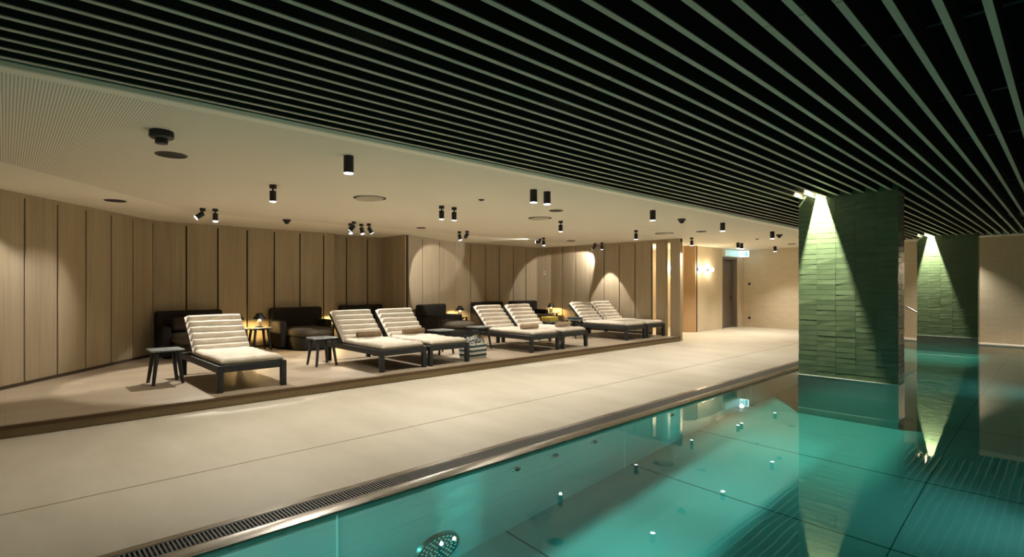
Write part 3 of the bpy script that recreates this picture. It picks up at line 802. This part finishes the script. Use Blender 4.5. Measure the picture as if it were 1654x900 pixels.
for x, y, tg, p, ang, lab in (
    (-9.74, 2.33, (-9.9, -0.1, 0.7), PW * 0.35, 50, 'double headed group, black spotlight turned to the slanting wall'),
    (-9.68, 2.50, (-9.15, 2.4, 0.0), PW * 1.4, 78, 'double headed group, black spotlight pointing straight down'),
    (-10.06, 5.07, (-9.4, 4.9, 0.0), PW * 0.85, 78, 'black spotlight hanging straight, first in the cluster of four'),
    (-9.72, 4.97, (-10.9, 3.4, 0.0), PW * 0.6, 50, 'black spotlight tilted to the lamps, second in the cluster of four'),
    (-10.0, 5.28, (-9.3, 5.5, 0.0), PW * 0.85, 78, 'black spotlight hanging straight, third in the cluster of four'),
    (-9.84, 5.36, (-9.5, 6.9, 0.0), PW * 0.6, 45, 'black spotlight tilted to the far end, last in the cluster of four'),
    (-9.80, 7.66, (-9.2, 7.8, 0.0), PW * 1.2, 80, 'black spotlight hanging straight, left one of a pair by the skewed wall'),
    (-9.58, 7.71, (-11.92, 8.45, 1.45), PW * 0.62, 54, 'black spotlight turned to the skewed wall, right one of a pair'),
    (-9.90, 10.50, (-11.9, 8.6, 2.70), PW * 0.25, 60, 'black spotlight swung level under the ceiling beyond the bright streak'),
    (-9.57, 10.28, (-9.2, 10.3, 0.0), PW * 1.2, 80, 'black spotlight hanging straight beside the one swung level'),
    (-9.80, 12.79, (-11.0, 13.1, 1.7), PW * 0.5, 75, 'black spotlight grazing the bright corner of the partition'),
    (-9.48, 12.70, (-9.46, 12.72, 0.0), PW * 0.9, 62, 'black spotlight hanging straight in front of the partition')):
    stem_light(x, y, tg, lab, gW, p, ang, 0.6 if y < 2.4 else 0.15)
stem_light(-8.7, -0.35, (-9.9, 0.25, 0.3), 'black aimed spotlight at the near end of the slanting wall', gW, PW * 0.6, 72, 0.5)

for y, wd in FL:  # beams of the added underwater lamps
    spot((PXR - 0.10, y, -0.62), (PXL, y, -1.0), 5, 150, 0.4, (0.92, 1.0, 0.97), 0.10)
    spot((PXR - 0.10, y, -0.62), (PXL, y, -1.1), 36, 62, 1.0, (0.92, 1.0, 0.97), 0.10)
    for z in (-0.2, -0.55, -0.9, -1.25): spot((PXR - 0.10, y, -0.62), (PXL, y + 0.05, z), 75, 7.5, 0.9, (0.92, 1.0, 0.97), 0.03)  # narrow added beams imitate bright upright streaks on the pool wall
for x in (-3.0, -2.2): spot((x, PY0 + 0.10, -0.55), (x - 0.1, 7.0, -1.1), 45, 80, 0.6, (0.92, 1.0, 0.97), 0.10)
# unseen spotlights added in the gap between two slats to brighten the pool floor
for Y, wd in ((-0.15, 'first'), (1.35, 'second'), (2.85, 'third'), (4.35, 'fourth'), (5.85, 'fifth')):
    px, pz = -2.4195, 3.22
    t = thing('added_pool_spotlight', f'added slot spotlight hidden between pool ceiling slats, {wd} before the large pillar', 'spotlight', (px, Y, pz), 0, 'added spotlights hidden above the pool')
    m = MB()
    for a, b, c, d in ((-0.044, -0.036, -0.30, 0.30), (0.036, 0.044, -0.30, 0.30), (-0.036, 0.036, -0.30, -0.292), (-0.036, 0.036, 0.292, 0.30)): m.box(a, b, c, d, -0.325, 0.075)  # slot walls of the added lamp keep its beam off the slats
    m.box(-0.036, 0.036, -0.292, 0.292, 0.02, 0.075); bo = m.build('body', M['black'], t)
    m = MB(); m.tube((0, 0, 0.008), (0, 0, 0.02), 0.028, n=20); m.build('lens', M['lens'], bo, auto=40)
    spot((px, Y, pz), (px, Y, 0), 125, 44, 0.9, (1.0, 0.95, 0.85), 0.008, caustic=True)
# pillar spotlights between the slats
for Y, lab in ((P1, 'slim spotlight between the slats lighting the large near pillar'), (P2, 'slim spotlight between the slats lighting the far pillar')):
    px, py, pz = -2.4285, Y - 0.34, 2.985
    t = thing('pillar_spotlight', lab, 'spotlight', (px, py, pz), 0, 'spotlights above the pillars')
    d = (Vector((px, Y, 1.9)) - Vector((px, py, pz))).normalized()
    m = MB(); m.tube(-d * 0.012, -d * 0.13, 0.034, n=20); bo = m.build('body', M['black'], t, auto=40)
    m = MB(); m.tube(-d * 0.10, (0, 0, 0.315), 0.010, n=10); m.build('stem', M['black'], t)
    m = MB(); m.tube(-d * 0.012, -d * 0.008, 0.028, n=20); m.build('lens', M['lens'], bo, auto=40)
    spot((px, py, pz), (px, Y, 1.7), 205, 105, 0.7, (1.0, 0.90, 0.66), 0.010, caustic=True)

# table lamp light, sconces, sign
def point(pos, power, col, r=0.03):
    l = bpy.data.lights.new('glow', 'POINT'); l.energy = power; l.color = col; l.shadow_soft_size = r
    o = bpy.data.objects.new('glow', l); C.objects.link(o); o.location = pos
for x, y, z in lamp_pos: point((x, y, z + 0.215), 9.0, (1.0, 0.66, 0.25), 0.03)
for x, y, z, nx_, ny_, lab in ((-8.19, 16.03, 2.0, 1, 0, 'lit round wall lamp on the cream wall, nearer the oak jamb'),
                               (-8.19, 16.69, 2.0, 1, 0, 'lit round wall lamp on the cream wall, nearer the door'),
                               (-9.80, 17.0, 2.1, 0, -1, 'lit round wall lamp seen through the gap in the partition')):
    t = thing('wall_lamp', lab, 'wall lamp', (x, y, z), 0, 'round wall lamps')
    m = MB(); m.tube((0, 0, 0), (nx_ * 0.02, ny_ * 0.02, 0), 0.05, n=20); m.tube((nx_ * 0.02, ny_ * 0.02, 0), (nx_ * 0.07, ny_ * 0.07, 0), 0.012, n=10); m.build('bracket', M['black'], t, auto=40)
    m = MB(); m.ball((nx_ * 0.135, ny_ * 0.135, 0), 0.075, 20, 14); m.build('globe', M['globe'], t, smooth=True)
point((-9.6, 15.2, 2.3), 25, (1.0, 0.80, 0.5), 0.15)

t = thing('exit_sign', 'small glowing exit sign with pale glass panel above the door', 'exit sign', (-8.10, 18.35, 2.60))
m = MB(); m.rbox(0.0, 0.05, -0.55, 0.55, -0.11, 0.11, 0.01, 2); m.build('glass_panel', M['acrylic'], t)
m = MB(); m.rbox(0.0, 0.34, 0.56, 0.60, -0.11, 0.11, 0.008, 2); bo = m.build('sign_box', M['sign_white'], t)
m = MB()
m.box(0.22, 0.30, 0.556, 0.5595, -0.08, 0.08); m.box(0.05, 0.13, 0.556, 0.5595, -0.015, 0.015)
m.ball((0.165, 0.558, 0.055), 0.018, 10, 6, (1, 0.1, 1)); m.box(0.15, 0.18, 0.556, 0.5595, -0.03, 0.04); m.box(0.135, 0.155, 0.556, 0.5595, -0.08, -0.03); m.box(0.18, 0.20, 0.556, 0.5595, -0.07, -0.02)
m.build('pictogram', M['sign_teal'], bo)
point((-7.75, 18.3, 2.6), 0.5, (0.6, 0.9, 1.0), 0.08)

# discs, vents, sensors on the ceiling
for x, y, r, lab in ((-5.94, 1.155, 0.135, 'dark round ceiling speaker beside the big black sensor'),
                     (-9.74, 1.18, 0.14, 'dark round ceiling speaker by the slanting oak wall'),
                     (-9.76, 6.57, 0.105, 'dark round ceiling speaker above the skewed oak wall'),
                     (-5.93, 6.68, 0.12, 'dark round ceiling speaker close to the cylinder pair'),
                     (-9.70, 11.56, 0.13, 'dark round ceiling speaker by the bright corner of the partition'),
                     (-5.92, 11.76, 0.12, 'dark round ceiling speaker above the end of the partition'),
                     (-5.80, 17.27, 0.125, 'dark round ceiling speaker near the large pillar and end wall')):
    t = thing('ceiling_speaker', lab, 'speaker', (x, y, ZC), 0, 'round ceiling speakers')
    m = MB(); m.lathe([(r, 0.0), (r, -0.006), (r - 0.012, -0.010), (r - 0.012, -0.006)]); m.build('rim', M['black'], t, auto=40)
    m = MB(); m.tube((0, 0, -0.004), (0, 0, -0.0085), r - 0.014, n=28); m.build('grille', M['disc'], t)
for x, y, r, lab in ((-6.93, 3.79, 0.23, 'large round ceiling vent half in shade, nearest the perforated part'),
                     (-6.82, 7.23, 0.22, 'large round ceiling vent behind the cylinder pair'),
                     (-6.75, 11.53, 0.22, 'large round ceiling vent in front of the partition uprights')):
    t = thing('ceiling_vent', lab, 'vent', (x, y, ZC), 0, 'round ceiling vents')
    m = MB(); m.tube((0, 0, 0), (0, 0, -0.004), r, n=36); m.build('opening', M['vent_dark'], t)
    m = MB(); m.tube((0, 0, -0.004), (0.0006, 0.0004, -0.016), r - 0.025, r - 0.035, n=36); m.build('cover', M['vent'], t, auto=40)
for x, y, lab in ((-5.93, 5.04, 'tiny round sprinkler left of the cylinder pair'), (-5.83, 14.75, 'tiny round sprinkler near the door sign')):
    t = thing('sprinkler', lab, 'sprinkler', (x, y, ZC), 0, 'tiny sprinklers')
    m = MB(); m.tube((0, 0, 0), (0, 0, -0.008), 0.045, n=20); m.build('flange', M['vent_dark'], t)
    m = MB(); m.tube((0, 0, -0.008), (0, 0, -0.02), 0.02, n=12); m.build('head', M['rail'], t)
t = thing('ceiling_sensor', 'big black round sensor hanging from the perforated ceiling', 'sensor', (-5.09, 0.92, ZC))
m = MB(); m.lathe([(0.085, 0), (0.088, -0.01), (0.088, -0.05), (0.075, -0.062), (0.05, -0.064)]); m.build('housing', M['black'], t, auto=40)
m = MB(); m.lathe([(0.046, -0.064), (0.046, -0.10), (0.040, -0.104)]); m.build('head', M['black'], t, auto=40)
for x, y, lab in ((-10.33, 3.90, 'dark dome sensor above the first sofas'), (-5.06, 9.27, 'dark dome sensor beside the slats in mid hall'), (-4.95, 13.88, 'dark dome sensor closest to the large pillar')):
    t = thing('dome_sensor', lab, 'sensor', (x, y, ZC), 0, 'dark dome sensors')
    m = MB(); m.lathe([(0.075, 0), (0.075, -0.02), (0.062, -0.035)]); m.build('housing', M['black'], t, auto=40)
    m = MB(); m.lathe([(0.050, -0.035), (0.045, -0.06), (0.03, -0.078), (0.012, -0.085)]); m.build('dome', M['black'], t, smooth=True)

# small wall fittings
for z, lab in ((1.54, 'upper dark round wall switch on the cream end wall'), (0.32, 'lower dark round wall socket on the cream end wall')):
    x = -7.93; y = FAR(x)
    t = thing('wall_switch', lab, 'switch', (x, y, z), -0.13)
    m = MB(); m.tube((0, 0, 0), (0, -0.012, 0), 0.05, 0.046, n=20); m.build('plate', M['black'], t, auto=40)
    m = MB(); m.tube((0, -0.012, 0), (0, -0.018, 0), 0.024, n=14); m.build('button', M['rail'], t)
t = thing('thermostat', 'small white thermostat on the short oak corner wall', 'thermostat', (-12.05, 13.0, 1.90), math.atan2(0.24, 0.46))
m = MB(); m.rbox(-0.035, 0.035, -0.022, 0.0, -0.06, 0.06, 0.006, 2); m.build('case', M['plastic_white'], t)
m = MB(); m.box(-0.02, 0.02, -0.024, -0.0215, 0.005, 0.035); m.build('display', M['rail'], t)

# ------------------------------------------------------------------ world, camera, view
w = bpy.data.worlds.new('World'); S.world = w; w.use_nodes = True
w.node_tree.nodes['Background'].inputs[0].default_value = (0.02, 0.02, 0.02, 1); w.node_tree.nodes['Background'].inputs[1].default_value = 0.1
F_PX, TH = 858.0, math.atan(899 / 858)
cam = bpy.data.cameras.new('camera'); co = bpy.data.objects.new('camera', cam); C.objects.link(co)
cam.sensor_fit = 'HORIZONTAL'; cam.sensor_width = 36; cam.lens = 36 * F_PX / 1654; cam.shift_y = 10.5 / 1654
cam.clip_start = 0.05; cam.clip_end = 100
co.location = (0, 0, 1.5); co.rotation_euler = (PI / 2, 0, TH)
S.camera = co
S.view_settings.view_transform = 'Standard'; S.view_settings.look = 'None'; S.view_settings.gamma = 1; S.view_settings.use_curve_mapping = False
S.view_settings.exposure = 2.02
cy = S.cycles
cy.max_bounces = 10; cy.diffuse_bounces = 5; cy.glossy_bounces = 5; cy.transmission_bounces = 8; cy.transparent_max_bounces = 8
cy.caustics_reflective = False; cy.caustics_refractive = True; cy.sample_clamp_indirect = 4.0; cy.blur_glossy = 0.5
